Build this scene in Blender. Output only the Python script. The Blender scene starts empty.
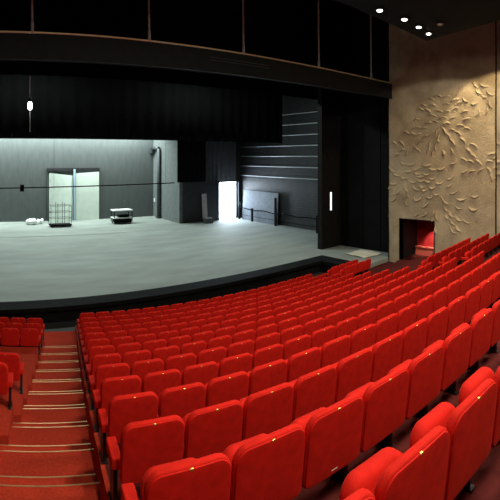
import bpy, bmesh, math, random
import numpy as np
from mathutils import Vector, Matrix
random.seed(7)
COL = bpy.context.scene.collection
SC = bpy.context.scene
PI = math.pi

# ------------------------------------------------------------------ materials
def mat(name, col, rough=.8, metal=0., noise=0., nscale=8., spec=.5, sheen=0., bump=0., bscale=40., stretch=(1, 1, 1)):
    m = bpy.data.materials.new(name); m.use_nodes = True
    nt = m.node_tree; b = nt.nodes['Principled BSDF']
    b.inputs['Base Color'].default_value = (*col, 1)
    b.inputs['Roughness'].default_value = rough
    b.inputs['Metallic'].default_value = metal
    b.inputs['Specular IOR Level'].default_value = spec
    if sheen:
        b.inputs['Sheen Weight'].default_value = sheen
        b.inputs['Sheen Roughness'].default_value = .4
        b.inputs['Sheen Tint'].default_value = (1, .15, .06, 1)
    if noise or bump:
        tc = nt.nodes.new('ShaderNodeTexCoord'); mp = nt.nodes.new('ShaderNodeMapping')
        mp.inputs['Scale'].default_value = stretch
        nt.links.new(tc.outputs['Object'], mp.inputs['Vector'])
    if noise:
        n = nt.nodes.new('ShaderNodeTexNoise'); n.inputs['Scale'].default_value = nscale; n.inputs['Detail'].default_value = 6
        r = nt.nodes.new('ShaderNodeValToRGB')
        r.color_ramp.elements[0].position = .3; r.color_ramp.elements[1].position = .7
        r.color_ramp.elements[0].color = (*[c * (1 - noise) for c in col], 1)
        r.color_ramp.elements[1].color = (*[min(1, c * (1 + noise)) for c in col], 1)
        nt.links.new(mp.outputs[0], n.inputs['Vector']); nt.links.new(n.outputs['Fac'], r.inputs[0])
        nt.links.new(r.outputs[0], b.inputs['Base Color'])
    if bump:
        n2 = nt.nodes.new('ShaderNodeTexNoise'); n2.inputs['Scale'].default_value = bscale; n2.inputs['Detail'].default_value = 4
        bp = nt.nodes.new('ShaderNodeBump'); bp.inputs['Strength'].default_value = bump; bp.inputs['Distance'].default_value = .02
        nt.links.new(mp.outputs[0], n2.inputs['Vector']); nt.links.new(n2.outputs['Fac'], bp.inputs['Height'])
        nt.links.new(bp.outputs[0], b.inputs['Normal'])
    return m

def emit(name, col, s):
    m = bpy.data.materials.new(name); m.use_nodes = True
    nt = m.node_tree; nt.nodes.remove(nt.nodes['Principled BSDF'])
    e = nt.nodes.new('ShaderNodeEmission'); e.inputs[0].default_value = (*col, 1); e.inputs[1].default_value = s
    nt.links.new(e.outputs[0], nt.nodes['Material Output'].inputs[0]); return m

M = dict(
    velvet=mat('red velvet', (.60, .013, .006), .8, noise=.12, nscale=14, spec=.15, sheen=.12, bump=.12, bscale=90),
    cover=mat('red back fabric', (.58, .012, .006), .75, noise=.14, nscale=11, spec=.15, sheen=.08, bump=.1, bscale=120),
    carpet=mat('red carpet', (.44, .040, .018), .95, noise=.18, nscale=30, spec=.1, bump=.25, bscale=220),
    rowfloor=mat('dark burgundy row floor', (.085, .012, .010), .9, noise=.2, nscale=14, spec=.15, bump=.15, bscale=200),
    coral=mat('lit-tone coral parapet', (.75, .16, .10), .8, noise=.1, nscale=6),  # red lightened to coral so the parapet looks lit
    steel=mat('dark steel', (.02, .012, .012), .5, .4),
    railgold=mat('pale brass rail', (.90, .76, .48), .35, .3),
    gold=mat('gilt plate', (.95, .55, .16), .32, .85),
    brass=mat('brass nosing', (.72, .44, .20), .45, .8, noise=.15, nscale=9),
    black=mat('black paint', (.008, .0125, .0135), .7, noise=.3, nscale=3, spec=.3),
    blackwall=mat('black panelling', (.004, .004, .0042), .7, noise=.35, nscale=2.2, spec=.15, stretch=(1, 1, .3)),
    brownblack=mat('brown black portal', (.010, .009, .0085), .7, noise=.3, nscale=3, spec=.15),
    serge=mat('black serge', (.0018, .0018, .002), .95, noise=.3, nscale=6, spec=.1),
    greycloth=mat('grey drape', (.045, .046, .052), .95, noise=.25, nscale=5, spec=.1),
    deck=mat('stage deck', (.29, .32, .30), .75, noise=.13, nscale=1.1, spec=.2, stretch=(.4, 1.1, 1)),
    apron=mat('dark apron', (.006, .007, .007), .8, noise=.3, nscale=4, spec=.1),
    pit=mat('grey green lino', (.034, .040, .036), .7, noise=.2, nscale=5),
    rear=mat('dark grey rear wall', (.10, .112, .112), .85, noise=.08, nscale=2, spec=.2, stretch=(1.6, 1, .5)),
    sidegrey=mat('grey side wall', (.14, .16, .16), .85, noise=.15, nscale=3),
    slat=mat('dark slatted boarding', (.023, .024, .027), .55, noise=.25, nscale=3),
    rail=mat('pale galvanised rail', (.5, .52, .54), .5, .2),
    pale=mat('pale door leaf', (.80, .90, .82), .6, noise=.05, nscale=2),
    bluelit_post=mat('blue-lit tinted post', (.50, .68, .80), .5),  # blue light falling on the post is put into its base colour
    white=mat('white cloth', (.85, .88, .86), .9, noise=.06, nscale=8),
    paper=mat('pale paper sheet', (.72, .68, .56), .9, noise=.06, nscale=5),
    cloud=mat('black ceiling board', (.002, .002, .0022), .8, spec=.15),
    panelblue=mat('pale grey flat', (.14, .165, .20), .7, noise=.15, nscale=3),
    redwall=mat('red vestibule wall', (.42, .016, .016), .85, noise=.12, nscale=6),
    timber=mat('pale timber', (.45, .45, .44), .8, noise=.2, nscale=8),
    cable=mat('black cable', (.008, .008, .009), .95, spec=.08),
    duct=mat('grey duct', (.055, .065, .07), .5, .3),
    lamp=emit('downlight glow', (1, .95, .85), 9),
    lampdim=emit('dim downlight glow', (1, .55, .4), .12),
    bulb=emit('work lamp glow', (1, 1, .97), 12),
    strip=emit('cool slot glow', (.78, .88, 1), 2.2),  # emission standing in for light through a slit
    day=emit('daylight', (.74, .87, 1), 20),
)

# concrete relief
def concrete():
    m = bpy.data.materials.new('tan concrete'); m.use_nodes = True
    nt = m.node_tree; b = nt.nodes['Principled BSDF']; b.inputs['Roughness'].default_value = .9
    b.inputs['Specular IOR Level'].default_value = .2
    tc = nt.nodes.new('ShaderNodeTexCoord')
    n = nt.nodes.new('ShaderNodeTexNoise'); n.inputs['Scale'].default_value = 1.3; n.inputs['Detail'].default_value = 8
    r = nt.nodes.new('ShaderNodeValToRGB')
    r.color_ramp.elements[0].position = .32; r.color_ramp.elements[1].position = .68
    r.color_ramp.elements[0].color = (.40, .31, .20, 1); r.color_ramp.elements[1].color = (.58, .47, .31, 1)
    n2 = nt.nodes.new('ShaderNodeTexNoise'); n2.inputs['Scale'].default_value = 22; n2.inputs['Detail'].default_value = 5
    bp = nt.nodes.new('ShaderNodeBump'); bp.inputs['Strength'].default_value = .35; bp.inputs['Distance'].default_value = .03
    for x in (n, n2): nt.links.new(tc.outputs['Object'], x.inputs['Vector'])
    nt.links.new(n.outputs['Fac'], r.inputs[0]); nt.links.new(r.outputs[0], b.inputs['Base Color'])
    nt.links.new(n2.outputs['Fac'], bp.inputs['Height']); nt.links.new(bp.outputs[0], b.inputs['Normal'])
    return m
M['concrete'] = concrete()

# ------------------------------------------------------------------ mesh helpers
class MB:
    def __init__(s): s.v = []; s.f = []; s.smooth = []
    def add(s, vs, fs, smooth=False):
        o = len(s.v); s.v += [tuple(v) for v in vs]
        for f in fs: s.f.append(tuple(i + o for i in f)); s.smooth.append(smooth)
        return s
    def box(s, x0, x1, y0, y1, z0, z1, mtx=None):
        vs = [Vector((x, y, z)) for z in (z0, z1) for x, y in ((x0, y0), (x1, y0), (x1, y1), (x0, y1))]
        if mtx: vs = [mtx @ v for v in vs]
        return s.add(vs, [(3, 2, 1, 0), (4, 5, 6, 7), (0, 1, 5, 4), (1, 2, 6, 5), (2, 3, 7, 6), (3, 0, 4, 7)])
    def tube(s, p, q, r, n=10, r2=None):
        p = Vector(p); q = Vector(q); d = (q - p).normalized(); r2 = r if r2 is None else r2
        a = d.orthogonal().normalized(); b = d.cross(a)
        vs = []
        for c, rr in ((p, r), (q, r2)):
            for i in range(n):
                t = 2 * PI * i / n; vs.append(c + (a * math.cos(t) + b * math.sin(t)) * rr)
        fs = [(i, (i + 1) % n, n + (i + 1) % n, n + i) for i in range(n)]
        s.add(vs, fs, True); o = len(s.v) - 2 * n
        s.f += [tuple(o + i for i in reversed(range(n))), tuple(o + n + i for i in range(n))]; s.smooth += [False, False]
        return s
    def path(s, pts, r, n=8):
        for a, b in zip(pts, pts[1:]): s.tube(a, b, r, n)
        return s
    def ball(s, c, r, sx=1, sy=1, sz=1, nu=14, nv=9):
        vs = []; fs = []
        for j in range(nv + 1):
            ph = PI * j / nv
            for i in range(nu):
                t = 2 * PI * i / nu
                vs.append((c[0] + r * sx * math.sin(ph) * math.cos(t), c[1] + r * sy * math.sin(ph) * math.sin(t), c[2] + r * sz * math.cos(ph)))
        for j in range(nv):
            for i in range(nu):
                fs.append((j * nu + i, (j + 1) * nu + i, (j + 1) * nu + (i + 1) % nu, j * nu + (i + 1) % nu))
        return s.add(vs, fs, True)
    def prism(s, poly, z0, z1):
        n = len(poly)
        vs = [(x, y, z0) for x, y in poly] + [(x, y, z1) for x, y in poly]
        fs = [tuple(reversed(range(n))), tuple(range(n, 2 * n))] + [(i, (i + 1) % n, n + (i + 1) % n, n + i) for i in range(n)]
        return s.add(vs, fs)
    def build(s, name, m, parent=None, bevel=0, loc=None):
        me = bpy.data.meshes.new(name); me.from_pydata(s.v, [], s.f); me.update()
        bm = bmesh.new(); bm.from_mesh(me); bmesh.ops.recalc_face_normals(bm, faces=bm.faces); bm.to_mesh(me); bm.free()
        for p, sm in zip(me.polygons, s.smooth): p.use_smooth = sm
        me.materials.append(m)
        o = bpy.data.objects.new(name, me); COL.objects.link(o)
        if parent: o.parent = parent
        if loc: o.location = loc
        if bevel:
            b = o.modifiers.new('edge', 'BEVEL'); b.width = bevel; b.segments = 2; b.limit_method = 'ANGLE'
        return o

def tag(o, label, cat, group=None, kind=None):
    o['label'] = label; o['category'] = cat
    if group: o['group'] = group
    if kind: o['kind'] = kind
    return o
def struct(o): o['kind'] = 'structure'; return o
def empty(name, loc=(0, 0, 0), rz=0):
    o = bpy.data.objects.new(name, None); COL.objects.link(o); o.location = loc; o.rotation_euler = (0, 0, rz); return o

def pad(w, h, t, rt, rb, bev, arch=0., pillow=0., lean=0., z0=0., y0=0., n=5, x0=0.):
    """upholstered pad: rounded outline in x/z, thickness t along +y, soft rim"""
    def outline(ins):
        hw = w / 2 - ins; lo = ins; hi = h - ins; a = max(rt - ins, .004); b = max(rb - ins, .004); pts = []
        for cx, cz, r, st in ((hw - b, lo + b, b, -90), (hw - a, hi - a, a, 0), (-hw + a, hi - a, a, 90), (-hw + b, lo + b, b, 180)):
            for i in range(n + 1):
                tt = math.radians(st + 90 * i / n); pts.append((cx + r * math.cos(tt), cz + r * math.sin(tt)))
        return pts
    loops = []
    for i in range(5):
        t_ = PI / 2 * i / 4; loops.append((bev * (1 - math.sin(t_)), bev * (1 - math.cos(t_))))
    loops = [(bev + w * .22, -pillow)] + [(bev + w * .06, -pillow * .55)] + loops
    back = [(i, t - y) for i, y in reversed(loops)]
    vs = []; fs = []; L = None
    for ins, y in loops + back:
        pts = outline(min(ins, min(w, h) * .46)); L = len(pts)
        for x, z in pts:
            zz = z + arch * (z / h) * (1 - (2 * x / w) ** 2)
            vs.append((x + x0, y0 + y + lean * zz, z0 + zz))
    k = len(loops) * 2
    for j in range(k - 1):
        for i in range(L):
            fs.append((j * L + i, j * L + (i + 1) % L, (j + 1) * L + (i + 1) % L, (j + 1) * L + i))
    fs.append(tuple(range(L))); fs.append(tuple((k - 1) * L + i for i in reversed(range(L))))
    return vs, fs

# ------------------------------------------------------------------ camera (stitched panorama: a level cylindrical camera)
F, H0, XP, ZE = 434.85, 156., -38., 6.38
cd = bpy.data.cameras.new('camera'); cam = bpy.data.objects.new('camera', cd); COL.objects.link(cam)
cd.type = 'PANO'; cd.panorama_type = 'CENTRAL_CYLINDRICAL'
cd.central_cylindrical_range_u_min = -250 / F; cd.central_cylindrical_range_u_max = 250 / F
cd.central_cylindrical_range_v_min = -(500 - H0) / F; cd.central_cylindrical_range_v_max = H0 / F
cd.central_cylindrical_radius = 1
cam.location = (0, 0, ZE); cam.rotation_euler = (PI / 2, 0, -(250 - XP) / F)
SC.camera = cam

# ------------------------------------------------------------------ seating geometry
PITCH, ROWP, AL, PH, KAP, B0 = .55, 1.04, .154, .07, -.021, .0874
AX, AY, SBEND, LIFT = 2.247, .776, 9., .19
ROWS = range(-1, 14)                       # 13 is next to the stage
def drop(n): return 1.773 + .374 * (n - 1) - .006 * (n - 1) ** 2
SEAT_H = .98
def fz(n): return max(.015, ZE - drop(n) - SEAT_H)
def row_pt(n, s, off=0.):
    """point of row n, s metres from the aisle end, off metres towards the stage; returns (x, y, heading of the row)"""
    q = min(s, SBEND)
    f = AX + (n - 1) * ROWP * math.cos(AL) - (PH * s + KAP * q * q / 2 + KAP * q * (s - q))
    r = AY + (n - 1) * ROWP * math.sin(AL) + s * math.cos(PH)
    tf, tr = -(PH + KAP * q), math.cos(PH)
    L = math.hypot(tf, tr); tf /= L; tr /= L
    f += tr * off; r += -tf * off
    c, s_ = math.cos(B0), math.sin(B0)
    return (r * c + f * s_, f * c - r * s_, math.atan2(tf * c - tr * s_, tr * c + tf * s_))

# --- carpeted terraces, aisle steps
WALLX = 20.4
AL1 = -.045
def al0(n): return -1.20 if n > 5 else {5: -1.27, 4: -1.34}.get(n, -2.3)
fl = MB(); fr_ = MB()
def strip(mb, n, s0, s1, o0, o1, z1, z0, step=.7):
    m = max(1, int(math.ceil((s1 - s0) / step)))
    P = []; Q = []
    for i in range(m + 1):
        s = s0 + (s1 - s0) * i / m
        a = row_pt(n, s, o0); b = row_pt(n, s, o1)
        P.append(a); Q.append(b)
    vs = []
    for a, b in zip(P, Q):
        vs += [(min(a[0], WALLX - .01), a[1], z1), (min(b[0], WALLX - .01), b[1], z1), (min(a[0], WALLX - .01), a[1], z0), (min(b[0], WALLX - .01), b[1], z0)]
    fs = []
    for i in range(m):
        o = 4 * i
        fs += [(o, o + 4, o + 5, o + 1), (o + 2, o + 3, o + 7, o + 6), (o, o + 2, o + 6, o + 4), (o + 1, o + 5, o + 7, o + 3)]
    fs += [(0, 1, 3, 2), (4 * m, 4 * m + 2, 4 * m + 3, 4 * m + 1)]
    mb.add(vs, fs)
for n in range(-3, 14):
    z = fz(n); zb = z - .6
    smax = 21.5
    hi = .74 if n < 13 else 1.0
    lo = -.30 if n > -3 else -4.
    AL0 = al0(n)
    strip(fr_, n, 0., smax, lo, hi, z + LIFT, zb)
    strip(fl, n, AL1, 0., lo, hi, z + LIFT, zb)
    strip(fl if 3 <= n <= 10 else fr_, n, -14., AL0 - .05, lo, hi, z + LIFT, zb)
    strip(fl, n, AL0 - .05, AL0, lo, hi, z + LIFT, zb)
    strip(fl, n, AL0, AL1, -.48 if n > -3 else -4., .20 if n < 13 else 1.0, z, zb)
    if n < 13:
        strip(fl, n, AL0, AL1, .20, .56, (fz(n) + fz(n + 1)) / 2, zb)
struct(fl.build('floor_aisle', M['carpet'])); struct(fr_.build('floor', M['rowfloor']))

k = 0
for n in range(0, 13):
    for off, z in ((.20, fz(n)), (.56, (fz(n) + fz(n + 1)) / 2)):
        k += 1
        mb = MB(); strip(mb, n, al0(n) + .01, AL1 - .005, off - .013, off + .004, z + .008, z - .02)
        struct(mb.build('trim_%d' % k, M['brass']))

# front floor under the stage edge
struct(MB().box(-16, 20.39, 12.0, 16.2, -.3, 0).build('floor_front', M['pit']))

# --- one theatre seat, copied
LEAN = -.13
def back_mesh():
    mb = MB(); mb.add(*pad(.532, .50, .058, .085, .05, .022, arch=.034, pillow=.006, lean=LEAN, z0=.29, y0=.066), smooth=True); return mb
def cover_mesh():
    mb = MB(); mb.add(*pad(.516, .480, .02, .078, .045, .006, arch=.030, pillow=.004, lean=LEAN, z0=.298, y0=.058), smooth=True); return mb
def cushion_mesh():
    mb = MB(); mb.add(*pad(.43, .36, .11, .10, .06, .05, arch=.012, pillow=.010, lean=.10, z0=.24, y0=.225), smooth=True); return mb
def arm_mesh(sx):
    mb = MB(); vs, fs = pad(.09, .28, .10, .02, .02, .016, n=3)
    mb.add([(x + sx, .150 + z, .465 - y + .03 * (z - .13)) for x, y, z in vs], fs, smooth=True); return mb
def leg_mesh(sx):
    mb = MB(); mb.box(sx - .018, sx + .018, .22, .36, 0.012, .38); mb.box(sx - .03, sx + .03, .19, .39, 0, .014)
    return mb
def plate_mesh():
    mb = MB(); n = 14; a, b, t = .017, .010, .004
    zt = .786; y0 = .062 + LEAN * (zt - .29)
    vs = []
    for j, (sc, dy) in enumerate(((1, .014), (1, 0), (.75, -t))):
        for i in range(n):
            c = 2 * PI * i / n; dz = b * sc * math.sin(c)
            vs.append((a * sc * math.cos(c), y0 + dy + LEAN * dz, zt + dz))
    fs = [(j * n + i, j * n + (i + 1) % n, (j + 1) * n + (i + 1) % n, (j + 1) * n + i) for j in range(2) for i in range(n)] + [tuple(range(2 * n, 3 * n)), tuple(reversed(range(n)))]
    mb.add(vs, fs); return mb

ORD = ['', 'first', 'second', 'third', 'fourth', 'fifth', 'sixth', 'seventh', 'eighth', 'ninth', 'tenth', 'eleventh', 'twelfth', 'thirteenth', 'fourteenth',
       'fifteenth', 'sixteenth', 'seventeenth', 'eighteenth', 'nineteenth', 'twentieth', 'twenty-first', 'twenty-second', 'twenty-third', 'twenty-fourth', 'twenty-fifth',
       'twenty-sixth', 'twenty-seventh', 'twenty-eighth', 'twenty-ninth', 'thirtieth', 'thirty-first', 'thirty-second', 'thirty-third', 'thirty-fourth']
seat0 = empty('theatre_seat')
P0 = [back_mesh().build('backrest', M['velvet'], seat0), cushion_mesh().build('seat_cushion', M['velvet'], seat0),
      arm_mesh(-.275).build('armrest', M['velvet'], seat0), leg_mesh(-.275).build('leg', M['steel'], seat0)]
cov = cover_mesh().build('back_cover', M['cover'], P0[0])
plt = plate_mesh().build('number_plate', M['gold'], P0[0]); plt['label'] = 'small gold number plate'
endarm = arm_mesh(.275).build('armrest', M['velvet']); endleg = leg_mesh(.275).build('leg', M['steel'])
first = [True]; NSEAT = [0]
def cp(o, parent):
    c = o.copy(); COL.objects.link(c); c.parent = parent; return c
def place(n, s, label, group, end=False, off=0.):
    x, y, h = row_pt(n, s, off)
    if first[0]:
        r = seat0; first[0] = False; parts = P0
    else:
        r = seat0.copy(); COL.objects.link(r); parts = []
        for p in P0: parts.append(cp(p, r))
        cp(cov, parts[0])
        cp(plt, parts[0])
    r.location = (x, y, fz(n) + LIFT); r.rotation_euler = (0, 0, h)
    tag(r, label, 'seat', group)
    if end:
        cp(endarm, r); cp(endleg, r)
    NSEAT[0] += 1
    return r, parts

AZMAX = (500 - XP) / F + .02
# main block (19 seats a row at most), then the block beyond the second aisle
for n in range(13, 0, -1):
    row = ORD[14 - n]
    js = [j for j in range(19) if math.atan2(*row_pt(n, j * PITCH)[:2]) < AZMAX]
    for j in js:
        lab = 'red folding theatre seat, %s from the aisle in the %s row from the stage' % (ORD[j + 1], row)
        r, parts = place(n, (j + .5) * PITCH, lab, 'red theatre seats in the main block', end=(j == js[-1]))
        if n == 1 and j == 2:
            t = MB().box(-.028, .028, .050, .060, .335, .355).build('care_tag', M['white'], parts[0]); t['label'] = 'small white tag near the bottom'
SIDE0 = 11.8
for n, cnt in ((13, 4), (12, 4), (7, 8), (6, 8), (5, 8)):
    js = [j for j in range(cnt) if math.atan2(*row_pt(n, SIDE0 + j * PITCH)[:2]) < AZMAX]
    for j in js:
        lab = 'red theatre seat in the carved-wall block, %s from the aisle, %s row from the stage' % (ORD[j + 1], ORD[14 - n])
        place(n, SIDE0 + (j + .5) * PITCH, lab, 'red theatre seats beside the carved wall', end=(j == js[-1]))
# row nearest the camera
for q, s in enumerate((.52, 1.07, 1.62, 2.17)):
    lab = ['red folding theatre seat at the bottom edge, only its armrest and cushion top showing', 'large red folding theatre seat in the row nearest the camera, before the tipped-up cushion',
           'large red theatre seat second along the nearest row, above the dark floor', 'red theatre seat cut by the picture edge at the end of the nearest row'][q]
    place(0, s, lab, 'red theatre seats in the row nearest the camera', end=(q == 3))
# block across the aisle
for n, cnt in ((13, 3), (12, 3), (11, 3), (6, 2), (5, 1), (4, 1)):
    for q in range(cnt):
        lab = 'red theatre seat left of the steps, %s from the aisle, %s row from the stage' % (ORD[q + 1], ORD[14 - n])
        place(n, al0(n) - .03 - (q + .5) * PITCH, lab, 'red theatre seats across the aisle', end=(q == 0), off=-.38 if n > 10 else .14)
bpy.data.objects.remove(endarm); bpy.data.objects.remove(endleg)
print('all seats', NSEAT[0])

# ------------------------------------------------------------------ stage
deck = MB().prism([(-16, 17), (18.51, 17), (18.51, 13.66), (21.4, 13.66), (21.4, 18), (24.2, 18), (24.2, 37.6), (-16, 37.6)], 0, .65)
struct(deck.build('floor_stage', M['deck']))
ap = MB().box(-16, 18.5, 16.1, 16.995, .5, .655); ap.box(-16, 18.29, 16.3, 16.995, 0, .5); ap.box(17.5, 18.5, 14.5, 16.1, .5, .655); ap.box(17.6, 18.5, 14.6, 16.3, 0, .5)
struct(ap.build('trim_apron', M['apron']))

# rear wall, recess side wall
struct(MB().box(-16, 17.7, 37.6, 37.9, 0, 15.5).build('wall_back', M['rear']))
struct(MB().box(17.7, 18.0, 32.4, 37.9, 0, 15.5).build('wall_recess', M['sidegrey']))
w = MB(); D0, D1, DT = 21.74, 23.86, 4.0
w.box(18.0, D0, 32.4, 32.7, 0, 15.5); w.box(D1, 24.5, 32.4, 32.7, 0, 15.5); w.box(D0, D1, 32.4, 32.7, DT, 15.5)
struct(w.build('wall_wing', M['slat']))
struct(MB().box(D0 - .4, D1 + .6, 33.6, 33.65, .3, 5.2).build('sky_outside', M['day']))
fr = MB(); fr.box(D0 - .08, D0, 32.34, 32.75, .65, DT + .08); fr.box(D1, D1 + .08, 32.34, 32.75, .65, DT + .08); fr.box(D0, D1, 32.34, 32.75, DT, DT + .08)
struct(fr.build('door_frame_1', M['slat']))

# slatted side wall: horizontal boards
sl = MB(); sl.box(24.24, 24.5, 18.0, 32.4, 0, 15.5)
z = .66
while z < 12.2:
    sl.box(24.19, 24.26, 18.0, 32.4, z, z + .16); z += .21
struct(sl.build('wall_right_stage', M['slat']))
for i, z in enumerate((4.6, 5.48, 6.35, 7.2, 8.05, 8.9, 9.75)):
    rr = empty('wall_rail', (24.1, 18.3, z))
    MB().tube((0, 0, 0), (0, 14.0, 0), .035).build('pipe', M['rail'], rr)
    for y in (1., 4.5, 8., 11.5):
        MB().box(0, .1, y - .03, y + .03, -.03, .03).build('bracket', M['cable'], rr)
    tag(rr, 'pale horizontal pipe on the slatted stage side wall, %s from the lowest' % ORD[i + 1], 'rail', 'pipes on the slatted side wall')

# proscenium
struct(MB().box(19.58, 24.5, 18.0, 18.35, 0, 15.5).build('wall_proscenium', M['brownblack']))
pw = MB(); pw.box(21.4, 21.7, 13.3, 18.0, 0, 15.5)
for y in (14.9, 16.2, 17.4): pw.box(21.37, 21.41, y, y + .04, .65, 15)
for z in (2.2, 3.6, 7.0): pw.box(21.37, 21.41, 13.7, 18.0, z, z + .05)
struct(pw.build('wall_portal', M['blackwall']))
hd = MB().box(-16, 19.58, 18.0, 18.3, 11.0, 15.5); hd.box(-16, 19.58, 17.93, 18.0, 12.6, 12.85)
struct(hd.build('wall_header', M['blackwall']))
lit = empty('lit_slot', (20.35, 18.0, 3.0))  # glowing box added in place of backstage light through a slit
MB().box(-.12, .12, -.06, 0, -.08, 1.2).build('slot_frame', M['steel'], lit, bevel=.01)
MB().box(-.065, .065, -.075, -.055, 0, 1.12).build('slot_glow', M['strip'], lit)
tag(lit, 'slim slot of backstage light, as a glowing panel, on the dark proscenium wall', 'light slot')

# hung masking
def drape(x0, x1, y, z0, z1, amp, wl, m, label, group, name='border_curtain'):
    nx = int((x1 - x0) / (wl / 8)); vs = []; fs = []
    for t in (0, .02):
        for z in (z0, z1):
            for i in range(nx + 1):
                x = x0 + (x1 - x0) * i / nx
                vs.append((x, y + t + amp * math.sin(2 * PI * x / wl + .7 * math.sin(x * 1.3)), z))
    N = nx + 1
    for i in range(nx):
        fs += [(i, i + 1, N + i + 1, N + i), (2 * N + i, 3 * N + i, 3 * N + i + 1, 2 * N + i + 1), (i, 2 * N + i, 2 * N + i + 1, i + 1), (N + i, N + i + 1, 3 * N + i + 1, 3 * N + i)]
    fs += [(0, N, 3 * N, 2 * N), (nx, 2 * N + nx, 3 * N + nx, N + nx)]
    r = empty(name, ((x0 + x1) / 2, y, z0))
    mb = MB(); mb.add([(a - (x0 + x1) / 2, b - y, c - z0) for a, b, c in vs], fs, True); mb.build('cloth', m, r)
    MB().tube((x0 - (x0 + x1) / 2, 0, z1 - z0), (x1 - (x0 + x1) / 2, 0, z1 - z0), .03).build('batten', M['steel'], r)
    tag(r, label, 'curtain', group)
drape(-15.9, 23.9, 19.2, 10.0, 15.2, .05, .9, M['serge'], 'high black border curtain across the top of the stage opening', 'black stage borders')
drape(-15.9, 24.0, 26.5, 7.45, 15.2, .05, .9, M['serge'], 'lower black border curtain hanging in front of the grey rear wall', 'black stage borders')
drape(17.35, 20.15, 32.15, 4.15, 15.2, .05, .5, M['serge'], 'narrow black drape hanging above the dark wing wall', 'wing drapes', 'stage_drape')
drape(20.2, 23.5, 32.15, 4.15, 15.2, .05, .45, M['greycloth'], 'dark grey drape hanging above the bright stage door', 'wing drapes', 'stage_drape')

# black pipe across the rear of the stage
bt = empty('batten_pipe', (1.0, 32.6, 3.78))
MB().tube((-15, 0, 0), (16.3, 0, .32), .045).build('pipe', M['cable'], bt)
MB().box(3.38, 3.68, -.07, .07, -.08, .42).build('clamp', M['cable'], bt)
for x in (-14, -4, 6, 15.5):
    MB().tube((x, 0, 0), (x, 0, 11.3), .008, 5).build('hanging_wire', M['cable'], bt)
tag(bt, 'thin black pipe slung across the stage in front of the pale rear doors', 'pipe')

# rear loading doors: two pale leaves in a dark opening
ld = empty('loading_door', (9.9, 37.55, .65))
g = MB(); g.box(-2.46, 2.34, -.05, .02, 4.42, 4.66); g.box(-2.50, -2.46, -.05, .02, 0, 4.66); g.box(2.34, 2.38, -.05, .02, 0, 4.66)
g.build('frame', M['slat'], ld)
mx = Matrix.Translation((-2.45, -1.20, 0)) @ Matrix.Rotation(math.radians(27), 4, 'Z')
lf = MB(); lf.add([mx @ Vector(v) for v in [(0, 0, 0), (2.62, 0, 0), (2.62, .06, 0), (0, .06, 0), (0, 0, 4.28), (2.62, 0, 3.98), (2.62, .06, 3.98), (0, .06, 4.28)]],
                  [(3, 2, 1, 0), (4, 5, 6, 7), (0, 1, 5, 4), (1, 2, 6, 5), (2, 3, 7, 6), (3, 0, 4, 7)])
lf.build('door_leaf', M['pale'], ld)
l2 = MB(); l2.add([(.16, -.08, 0), (2.32, -.08, 0), (2.32, -.02, 0), (.16, -.02, 0), (.16, -.08, 4.18), (2.32, -.08, 4.30), (2.32, -.02, 4.30), (.16, -.02, 4.18)],
                  [(3, 2, 1, 0), (4, 5, 6, 7), (0, 1, 5, 4), (1, 2, 6, 5), (2, 3, 7, 6), (3, 0, 4, 7)])
l2.build('door_leaf', M['pale'], ld)
pb = MB().box(-.07, .11, -.14, -.06, 0, 4.55).build('door_post', M['bluelit_post'], ld); pb['label'] = 'blue-lit tinted post between the leaves'
tag(ld, 'pair of tall pale loading doors in the grey rear wall of the stage', 'door')

# wire cart in front of the doors
ct = empty('wire_trolley', (7.9, 34.4, .65))
b = MB(); b.box(-.88, .88, -.42, .42, .12, .22)
b.build('base', M['cable'], ct)
for sx in (-.75, .75):
    for sy in (-.32, .32):
        MB().tube((sx, sy - .03, .06), (sx, sy + .03, .06), .06).build('caster', M['cable'], ct)
f = MB()
for sx in (-.85, -.28, .28, .85):
    for sy in (-.4, .4): f.tube((sx, sy, .2), (sx, sy, 1.75 if abs(sx) > .5 else 1.95), .02, 6)
for zz in (.72, 1.22, 1.72):
    for sy in (-.4, .4): f.tube((-.85, sy, zz), (.85, sy, zz), .018, 6)
    for sx in (-.85, .85): f.tube((sx, -.4, zz), (sx, .4, zz), .018, 6)
f.build('cage', M['duct'], ct)
MB().tube((-1.05, -.4, 1.22), (-.85, -.4, 1.22), .025, 6).build('handle', M['duct'], ct)
tag(ct, 'black wire cage trolley standing before the pale loading doors', 'trolley')

# white cloth bundle
def lump(loc, r, sx, sy, sz, m, seed):
    rnd = random.Random(seed); mb = MB(); mb.ball((0, 0, r * sz * .85), r, sx, sy, sz, 20, 12)
    ph = [rnd.uniform(0, 6.3) for _ in range(6)]
    mb.v = [(x * (1 + .18 * math.sin(5 * y / r + ph[0] + 3 * z / r)), y * (1 + .15 * math.sin(6 * x / r + ph[1])), max(0, z * (1 + .25 * math.sin(4 * x / r + ph[2]) * math.cos(3 * y / r + ph[3])))) for x, y, z in mb.v]
    return mb
bd = lump(0, .42, 1.15, .8, .62, M['white'], 3).build('cloth_bundle', M['white'], loc=(5.8, 35.9, .65)); tag(bd, 'large crumpled white cloth bundle on the stage by the rear wall', 'cloth', 'white bundles by the rear wall')
bd = lump(0, .26, 1, .8, .9, M['white'], 5).build('cloth_bundle', M['white'], loc=(6.58, 36.1, .65)); tag(bd, 'small white cloth bundle between the larger bundle and the wire trolley', 'cloth', 'white bundles by the rear wall')

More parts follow.
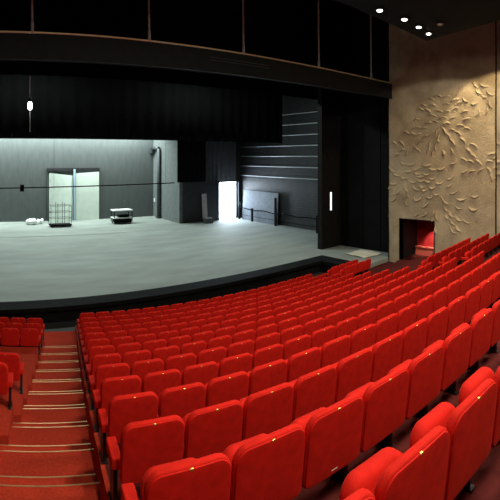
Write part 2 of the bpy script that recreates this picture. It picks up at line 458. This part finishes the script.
# low platform truck with a pale board on it
tr = empty('platform_truck', (13.3, 34.6, .65))
MB().box(-.85, .85, -.45, .45, 1.08, 1.18).build('top_shelf', M['white'], tr, bevel=.02)
MB().box(-.85, .85, -.45, .45, .46, .54).build('lower_shelf', M['white'], tr, bevel=.02)
for sx in (-.8, .8):
    for sy in (-.4, .4): MB().box(sx - .03, sx + .03, sy - .03, sy + .03, .14, 1.08).build('leg', M['cable'], tr)
for sx in (-.7, .7):
    for sy in (-.35, .35): MB().tube((sx, sy - .03, .07), (sx, sy + .03, .07), .07).build('caster', M['cable'], tr)
MB().box(-.3, .6, -.3, .3, .54, .72).build('bin', M['cable'], tr)
MB().box(-.7, .74, -.42, .42, .12, .46).build('tray', M['cable'], tr)
h = MB(); h.path([(.45, .42, 1.18), (.45, .42, 1.85), (.82, .42, 1.85), (.82, .42, 1.18)], .025); h.build('handle', M['duct'], tr)
tag(tr, 'two-tier equipment trolley with white shelves beside the rear doors', 'trolley')

# ducting on the recess wall
du = empty('vent_pipe', (17.5, 36.0, .65))
MB().box(-.22, .16, 1.15, 1.55, 6.0, 6.5).build('fan_box', M['duct'], du, bevel=.02)
MB().path([(0, 1.2, 6.42), (0, 0, 6.42), (0, 0, .2)], .17, 12).build('pipe', M['duct'], du)
MB().box(-.2, .18, -.24, .24, 0, .2).build('foot', M['duct'], du)
tag(du, 'dark grey elbowed vent pipe running down the side of the rear recess', 'pipe')
fx = empty('wall_switch', (17.66, 37.2, 2.2))
MB().box(-.05, .04, -.1, .1, -.16, .16).build('plate', M['white'], fx, bevel=.01); MB().box(-.07, -.05, -.04, .04, -.05, .05).build('rocker', M['white'], fx)
tag(fx, 'small white switch plate on the recess wall beside the vent pipe', 'switch')

# wing clutter
bo = MB().box(-.24, .24, -.03, .03, 0, 2.42, Matrix.Rotation(math.radians(-5), 4, 'X')).build('timber_board', M['timber'], loc=(20.05, 32.02, .67)); tag(bo, 'narrow pale board leaning upright beside the bright stage door', 'board')
cr = empty('crate', (19.95, 31.4, .65))
c = MB(); c.box(-.36, .36, -.25, .25, 0, .06); c.box(-.36, .36, -.25, -.21, .06, .42); c.box(-.36, .36, .21, .25, .06, .42); c.box(-.36, -.32, -.21, .21, .06, .42); c.box(.32, .36, -.21, .21, .06, .42)
c.build('body', M['duct'], cr)
MB().box(-.3, .3, -.2, .2, .3, .45).build('contents', M['timber'], cr)
tag(cr, 'small open crate on the stage floor below the leaning pale board', 'crate')
hdl = MB().box(D1 + .14, D1 + .22, 32.3, 32.38, 1.9, 2.1).build('door_switch', M['rail']); tag(hdl, 'tiny pale switch on the wall just past the bright doorway', 'switch')

# leaning flat, barrier rail along the slatted wall
mt = Matrix.Rotation(math.radians(3), 4, 'Y')
ft = empty('scenery_flat', (23.78, 29.25, .65))
MB().box(-.03, .03, -2.35, 2.35, 0, 2.65, mt).build('panel', M['panelblue'], ft)
for y in (-2.3, 2.3): MB().box(.03, .08, y - .05, y + .05, 0, 2.65, mt).build('stile', M['timber'], ft)
tag(ft, 'pale grey scenery flat leaning on the slatted stage side wall', 'scenery flat')
br = empty('barrier_rail', (23.55, 18.6, .65))
for y in (3.5, 8.2, 11.3, 13.2):
    MB().box(-.06, .06, y - .09, y + .09, 0, 1.15 if y > 9 else (2.3 if y > 5 else 1.3)).build('post', M['cable'], br)
MB().path([(0, 3.5 + .485 * i, 1.02 + .05 * math.sin(i * 1.1)) for i in range(21)], .05, 6).build('cable_run', M['cable'], br)
MB().tube((0, 3.5, .45), (0, 13.2, .45), .02, 6).build('lower_rail', M['cable'], br)
tag(br, 'dark barrier with posts and looped cable along the slatted stage wall', 'barrier')

# paper sheet on the stage corner
ps = MB(); nx, ny = 12, 10; vs = []; fs = []
for t in (0, .02):
    for j in range(ny + 1):
        for i in range(nx + 1):
            u, v = i / nx, j / ny
            x = 19.35 + 1.55 * u + .2 * v; y = 14.55 + 1.6 * v - .12 * u
            vs.append((x, y, .665 + t + .035 * (1 + math.sin(7 * u + 3 * v)) * (.4 + .6 * math.sin(5 * v + 2 * u) ** 2)))
N = (nx + 1) * (ny + 1)
for j in range(ny):
    for i in range(nx):
        a = j * (nx + 1) + i; q = (a, a + 1, a + nx + 2, a + nx + 1); fs += [q, tuple(N + z_ for z_ in reversed(q))]
for i in range(nx): fs += [(i, N + i, N + i + 1, i + 1), (ny * (nx + 1) + i, ny * (nx + 1) + i + 1, N + ny * (nx + 1) + i + 1, N + ny * (nx + 1) + i)]
for j in range(ny): a = j * (nx + 1); b_ = a + nx; fs += [(a, a + nx + 1, N + a + nx + 1, N + a), (b_, N + b_, N + b_ + nx + 1, b_ + nx + 1)]
ps.add(vs, fs, True)
tag(ps.build('paper_sheet', M['paper']), 'large pale sheet lying crumpled on the stage corner beside the carved wall', 'sheet')

# ------------------------------------------------------------------ lighting bridge over the front rows
BY = 13.4
lb = empty('lighting_bridge', (0, BY, 9.19)); lb.rotation_euler = (0, -.0115, 0)
fp = MB().box(-15.5, 20.38, 0, .08, .20, 1.0); fp.build('front_panel', M['black'], lb)
MB().box(-15.5, 20.38, .08, .45, .22, .26).build('walkway', M['serge'], lb)
MB().tube((-15.5, -.02, 1.02), (20.38, -.02, 1.02), .032).build('handrail', M['railgold'], lb)
MB().box(-15.5, 20.38, -.03, .03, .17, .21).build('bottom_edge', M['black'], lb)
sl_ = MB()
for z in (.60, .70): sl_.box(8.6, 11.4, -.03, 0, z, z + .025)
sl_.build('slot_trim', M['duct'], lb)
for x in (-5.9, -1.85, 2.2, 6.17, 10.15, 14.4, 18.4):
    hg = MB(); hg.tube((x, 0, 1.02), (x, 0, 6.0), .035); hg.tube((x, 0, .98), (x, 0, 1.35), .055)
    hg.build('hanger', M['timber'], lb)
tag(lb, 'long black lighting bridge with brass top rail hanging above the stage front', 'bridge')

# hanging work lamp behind the bridge
wl = empty('work_lamp', (3.15, 20.0, 7.5))
MB().tube((0, 0, 1.4), (0, 0, 7.6), .018, 6).build('cord', M['rail'], wl)
MB().tube((0, 0, 1.32), (0, 0, 1.6), .06).build('socket', M['steel'], wl)
MB().ball((0, 0, 1.22), .14, .8, .8, 1.5).build('bulb', M['bulb'], wl)
MB().tube((0, 0, 0), (0, 0, 1.0), .02, 6).build('pull_cord', M['rail'], wl)
tag(wl, 'bare work lamp glowing on a long cord against black curtains', 'lamp')

# ------------------------------------------------------------------ auditorium shell, ceiling cloud
struct(MB().prism([(-16, 8.55), (15.3, 8.4), (14.0, 4.84), (9.4, -8), (-16, -8)], 11.0, 11.4).build('ceiling_cloud', M['cloud']))
struct(MB().box(-16.3, 25, -8.3, 38.2, 15.5, 15.8).build('ceiling', M['cloud']))
struct(MB().box(-16.3, -16, -8.3, 38.2, -.5, 15.5).build('wall_left', M['blackwall']))
struct(MB().box(-16, 20.4, -8.3, -8, -.5, 15.5).build('wall_rear_house', M['blackwall']))
DL = [(11.2, 7.83, 1), (12.4, 7.66, 1), (13.4, 7.68, 1), (14.3, 7.77, 1), (13.45, 6.86, 0)]
names = ['glowing recessed downlight nearest the middle of the black ceiling, first of four', 'glowing recessed downlight second along the row in the black ceiling', 'glowing recessed downlight third along the row in the black ceiling',
         'glowing recessed downlight nearest the ceiling corner by the carved wall', 'dim reddish downlight set behind the row of glowing ones']
for (x, y, on), lab in zip(DL, names):
    d = empty('ceiling_downlight', (x, y, 11.0))
    rg = MB(); n = 20; vs = []
    for r_, z_ in ((.15, 0), (.15, -.05), (.11, -.05), (.11, 0)):
        vs += [(r_ * math.cos(2 * PI * i / n), r_ * math.sin(2 * PI * i / n), z_) for i in range(n)]
    rg.add(vs, [(j * n + i, j * n + (i + 1) % n, (j + 1) % 4 * n + (i + 1) % n, (j + 1) % 4 * n + i) for j in range(4) for i in range(n)])
    rg.build('trim_ring', M['steel'], d)
    MB().tube((0, 0, -.07), (0, 0, -.01), .085, 18).build('lamp', M['lamp' if on else 'lampdim'], d)
    tag(d, lab, 'ceiling light', 'downlights in the black ceiling')

# vestibule behind the opening in the carved wall
OY0, OY1, OZ0, OZ1 = 10.76, 12.9, .62, 2.9
struct(MB().box(20.75, 22.3, OY1, OY1 + .2, .3, 3.1).build('wall_vestibule_stage', M['black']))
struct(MB().box(20.75, 22.3, OY0 - .2, OY0, .3, 3.1).build('wall_vestibule_house', M['black']))
struct(MB().box(20.75, 22.3, OY0, OY1, OZ1, 3.1).build('ceiling_vestibule', M['black']))
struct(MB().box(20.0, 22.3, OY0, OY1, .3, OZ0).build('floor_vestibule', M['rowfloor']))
struct(MB().box(22.3, 22.5, OY0 - .2, OY1 + .2, .3, 3.1).build('wall_vestibule_end', M['redwall']))
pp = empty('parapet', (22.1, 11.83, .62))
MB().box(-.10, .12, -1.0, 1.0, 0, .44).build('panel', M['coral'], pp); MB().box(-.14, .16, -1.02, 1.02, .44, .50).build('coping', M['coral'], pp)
tag(pp, 'low red parapet coloured as if lit inside the doorway of the carved wall', 'parapet')

# carved concrete wall (height field of curled blades around several centres)
def relief(name, y0, y1, z0, z1, res, centres, hole=None, X=WALLX):
    ny = int((y1 - y0) / res) + 1; nz = int((z1 - z0) / res) + 1
    Y, Z = np.meshgrid(np.linspace(y0, y1, ny), np.linspace(z0, z1, nz), indexing='ij')
    Hh = np.zeros_like(Y); rng = np.random.default_rng(11)
    def blade(cy, cz, ang, L, w, bend, h):
        dy = Y - cy; dz = Z - cz
        if math.cos(ang) < 0: ang += PI
        u = dy * math.cos(ang) + dz * math.sin(ang); t = -dy * math.sin(ang) + dz * math.cos(ang)
        msk = (np.abs(u) < L / 2)
        t = t - bend * (1 - (2 * u / L) ** 2)
        ww = w * np.clip(1 - (2 * u / L) ** 2, 0, 1) ** .7 + 1e-6
        q = t / ww
        prof = np.where((q > -1) & (q < 1), (1 - np.clip(q, -1, 1)) * .5 * np.clip((q + 1) * 4, 0, 1), 0)
        return np.where(msk, h * prof * np.clip(1 - (2 * u / L) ** 2, 0, 1) ** .4, 0)
    for cy, cz, R, sp, kk in centres:
        rad = .35
        while rad < R:
            cnt = max(5, int(2 * PI * rad / .46))
            for i in range(cnt):
                if rng.random() < (.10 if sp == 0 else .18 + .3 * rad / R): continue
                th = 2 * PI * (i + rng.uniform(-.25, .25)) / cnt + rad
                a = (th if math.sin(th) < -.25 else .35 * math.sin(2 * th)) + sp * .5 + rng.uniform(-.15, .15)
                L = rng.uniform(.40, .60); ww = rng.uniform(.036, .055)
                Hh = np.maximum(Hh, blade(cy + rad * math.cos(th), cz + rad * math.sin(th), a, L, ww, rng.uniform(.06, .12) * kk, rng.uniform(.10, .14)))
            rad += .38
    Hh += .012 * np.sin(Y * 2.1 + 1.7 * np.sin(Z * 1.3)) + .006 * rng.standard_normal(Y.shape)
    vs = np.stack([X - Hh.ravel(), Y.ravel(), Z.ravel()], 1)
    idx = np.arange(ny * nz).reshape(ny, nz)
    Fq = np.stack([idx[:-1, :-1], idx[1:, :-1], idx[1:, 1:], idx[:-1, 1:]], -1)
    if hole:
        yc = (Y[:-1, :-1] + Y[1:, 1:]) / 2; zc = (Z[:-1, :-1] + Z[1:, 1:]) / 2
        keep = ~((yc > hole[0]) & (yc < hole[1]) & (zc > hole[2]) & (zc < hole[3]))
        Fq = Fq[keep]
    me = bpy.data.meshes.new(name)
    n0 = len(vs)
    faces = Fq.reshape(-1, 4).tolist(); verts = vs.tolist()
    me.from_pydata(verts, [], faces); me.update()
    for p in me.polygons: p.use_smooth = True
    me.materials.append(M['concrete'])
    o = bpy.data.objects.new(name, me); COL.objects.link(o); o['kind'] = 'structure'; return o
CENT = [(10.35, 8.0, 1.75, 0, 1), (10.3, 4.3, 1.9, -.4, -1), (7.95, 5.9, 1.25, .5, 1), (12.6, 4.9, 1.3, .4, -1), (8.2, 9.3, 1.0, 1.2, -1), (12.5, 6.9, .8, 1.0, 1)]
relief('wall_right', 7.32, 13.65, .0, 15.5, .030, CENT, (OY0, OY1, OZ0, OZ1))
cw = MB()
cw.box(WALLX + .03, WALLX + .35, 7.3, OY0, 0, 15.5); cw.box(WALLX + .03, WALLX + .35, OY1, 13.65, 0, 15.5); cw.box(WALLX + .03, WALLX + .35, OY0, OY1, OZ1, 15.5)
cw.box(WALLX + .03, WALLX + .35, OY0, OY1, -.5, OZ0)
cw.box(WALLX - .015, WALLX + .35, 13.62, 13.67, 0, 15.5)
for a, b_, c_, d_ in ((OY0 - .04, OY0, OZ0, OZ1), (OY1, OY1 + .04, OZ0, OZ1), (OY0 - .04, OY1 + .04, OZ1, OZ1 + .04)):
    cw.box(WALLX - .02, WALLX + .35, a, b_, c_, d_)
struct(cw.build('wall_right_core', M['brownblack']))
o = relief('wall_right_near', -8, 7.24, .0, 15.5, .06, [(5.6, 6.5, 2.2, .9, 1), (3., 9, 2.2, .7, -1)])
struct(MB().box(WALLX + .03, WALLX + .35, -8, 7.3, -.5, 15.5).build('wall_right_backing', M['brownblack']))

# ------------------------------------------------------------------ lights
def area(name, loc, rot, sx, sy, e, col=(1, 1, 1), spread=PI):
    l = bpy.data.lights.new(name, 'AREA'); l.shape = 'RECTANGLE'; l.size = sx; l.size_y = sy; l.energy = e; l.color = col; l.spread = spread
    o = bpy.data.objects.new(name, l); COL.objects.link(o); o.location = loc; o.rotation_euler = rot; return o
def spot(name, loc, to, e, ang, blend, col=(1, 1, 1), r=.1):
    l = bpy.data.lights.new(name, 'SPOT'); l.energy = e; l.spot_size = math.radians(ang); l.spot_blend = blend; l.color = col; l.shadow_soft_size = r
    o = bpy.data.objects.new(name, l); COL.objects.link(o); o.location = loc
    o.rotation_euler = (Vector(to) - Vector(loc)).to_track_quat('-Z', 'Y').to_euler(); return o
WARM = (1, .88, .72)
area('house light', (1.5, -1.8, 10.8), (math.radians(8), 0, 0), 1.5, 1.5, 300, WARM)
area('house light', (8.5, -2.0, 10.8), (math.radians(12), 0, math.radians(-15)), 1.5, 1.5, 580, WARM)
area('house light', (4.0, 2.5, 10.9), (0, 0, 0), 1.2, 1.2, 300, WARM)
area('house light', (9.5, 4.0, 10.9), (0, 0, 0), 1.2, 1.2, 300, WARM)
for x, y, on in DL:
    if on: spot('downlight', (x, y, 10.9), (x, y, 0), 330, 95, .5, WARM, .1)
# carved wall washes
spot('wall wash', (18.7, 4.6, 11.6), (20.4, 8.9, 6.4), 1100, 66, .3, (1, .78, .44), .06)
spot('wall wash', (15.0, 4.0, 10.9), (20.4, 11.0, 4.6), 850, 66, .15, (1, .90, .76), .06)
spot('wall wash', (18.7, 8.4, 13.2), (20.4, 9.0, 5.4), 1300, 33, .25, (1, .80, .48), .05)
# stage work light
COOL = (.86, 1, .94)
area('stage work light', (4, 23.2, 12), (0, 0, 0), 3, 1, 720, COOL)
area('stage work light', (15, 23.2, 12), (0, 0, 0), 3, 1, 600, COOL)
area('stage work light', (4.5, 36.3, 9.7), (math.radians(20), 0, 0), 25, .4, 4300, COOL)
area('doorway daylight', (22.8, 33.3, 2.4), (-PI / 2 + .25, 0, 0), 2, 3, 260, (.72, .86, 1))
spot('vestibule fill', (21.5, 11.4, 2.75), (22.1, 11.5, .9), 160, 75, .5, (1, .8, .7), .05); bpy.data.lights['vestibule fill'].energy = 300  # added spot, no visible source, brightens the parapet

w = bpy.data.worlds.new('World'); SC.world = w; w.use_nodes = True
w.node_tree.nodes['Background'].inputs[0].default_value = (.02, .02, .022, 1); w.node_tree.nodes['Background'].inputs[1].default_value = .3
SC.view_settings.view_transform = 'Standard'; SC.view_settings.look = 'None'; SC.view_settings.gamma = 1; SC.view_settings.exposure = 0
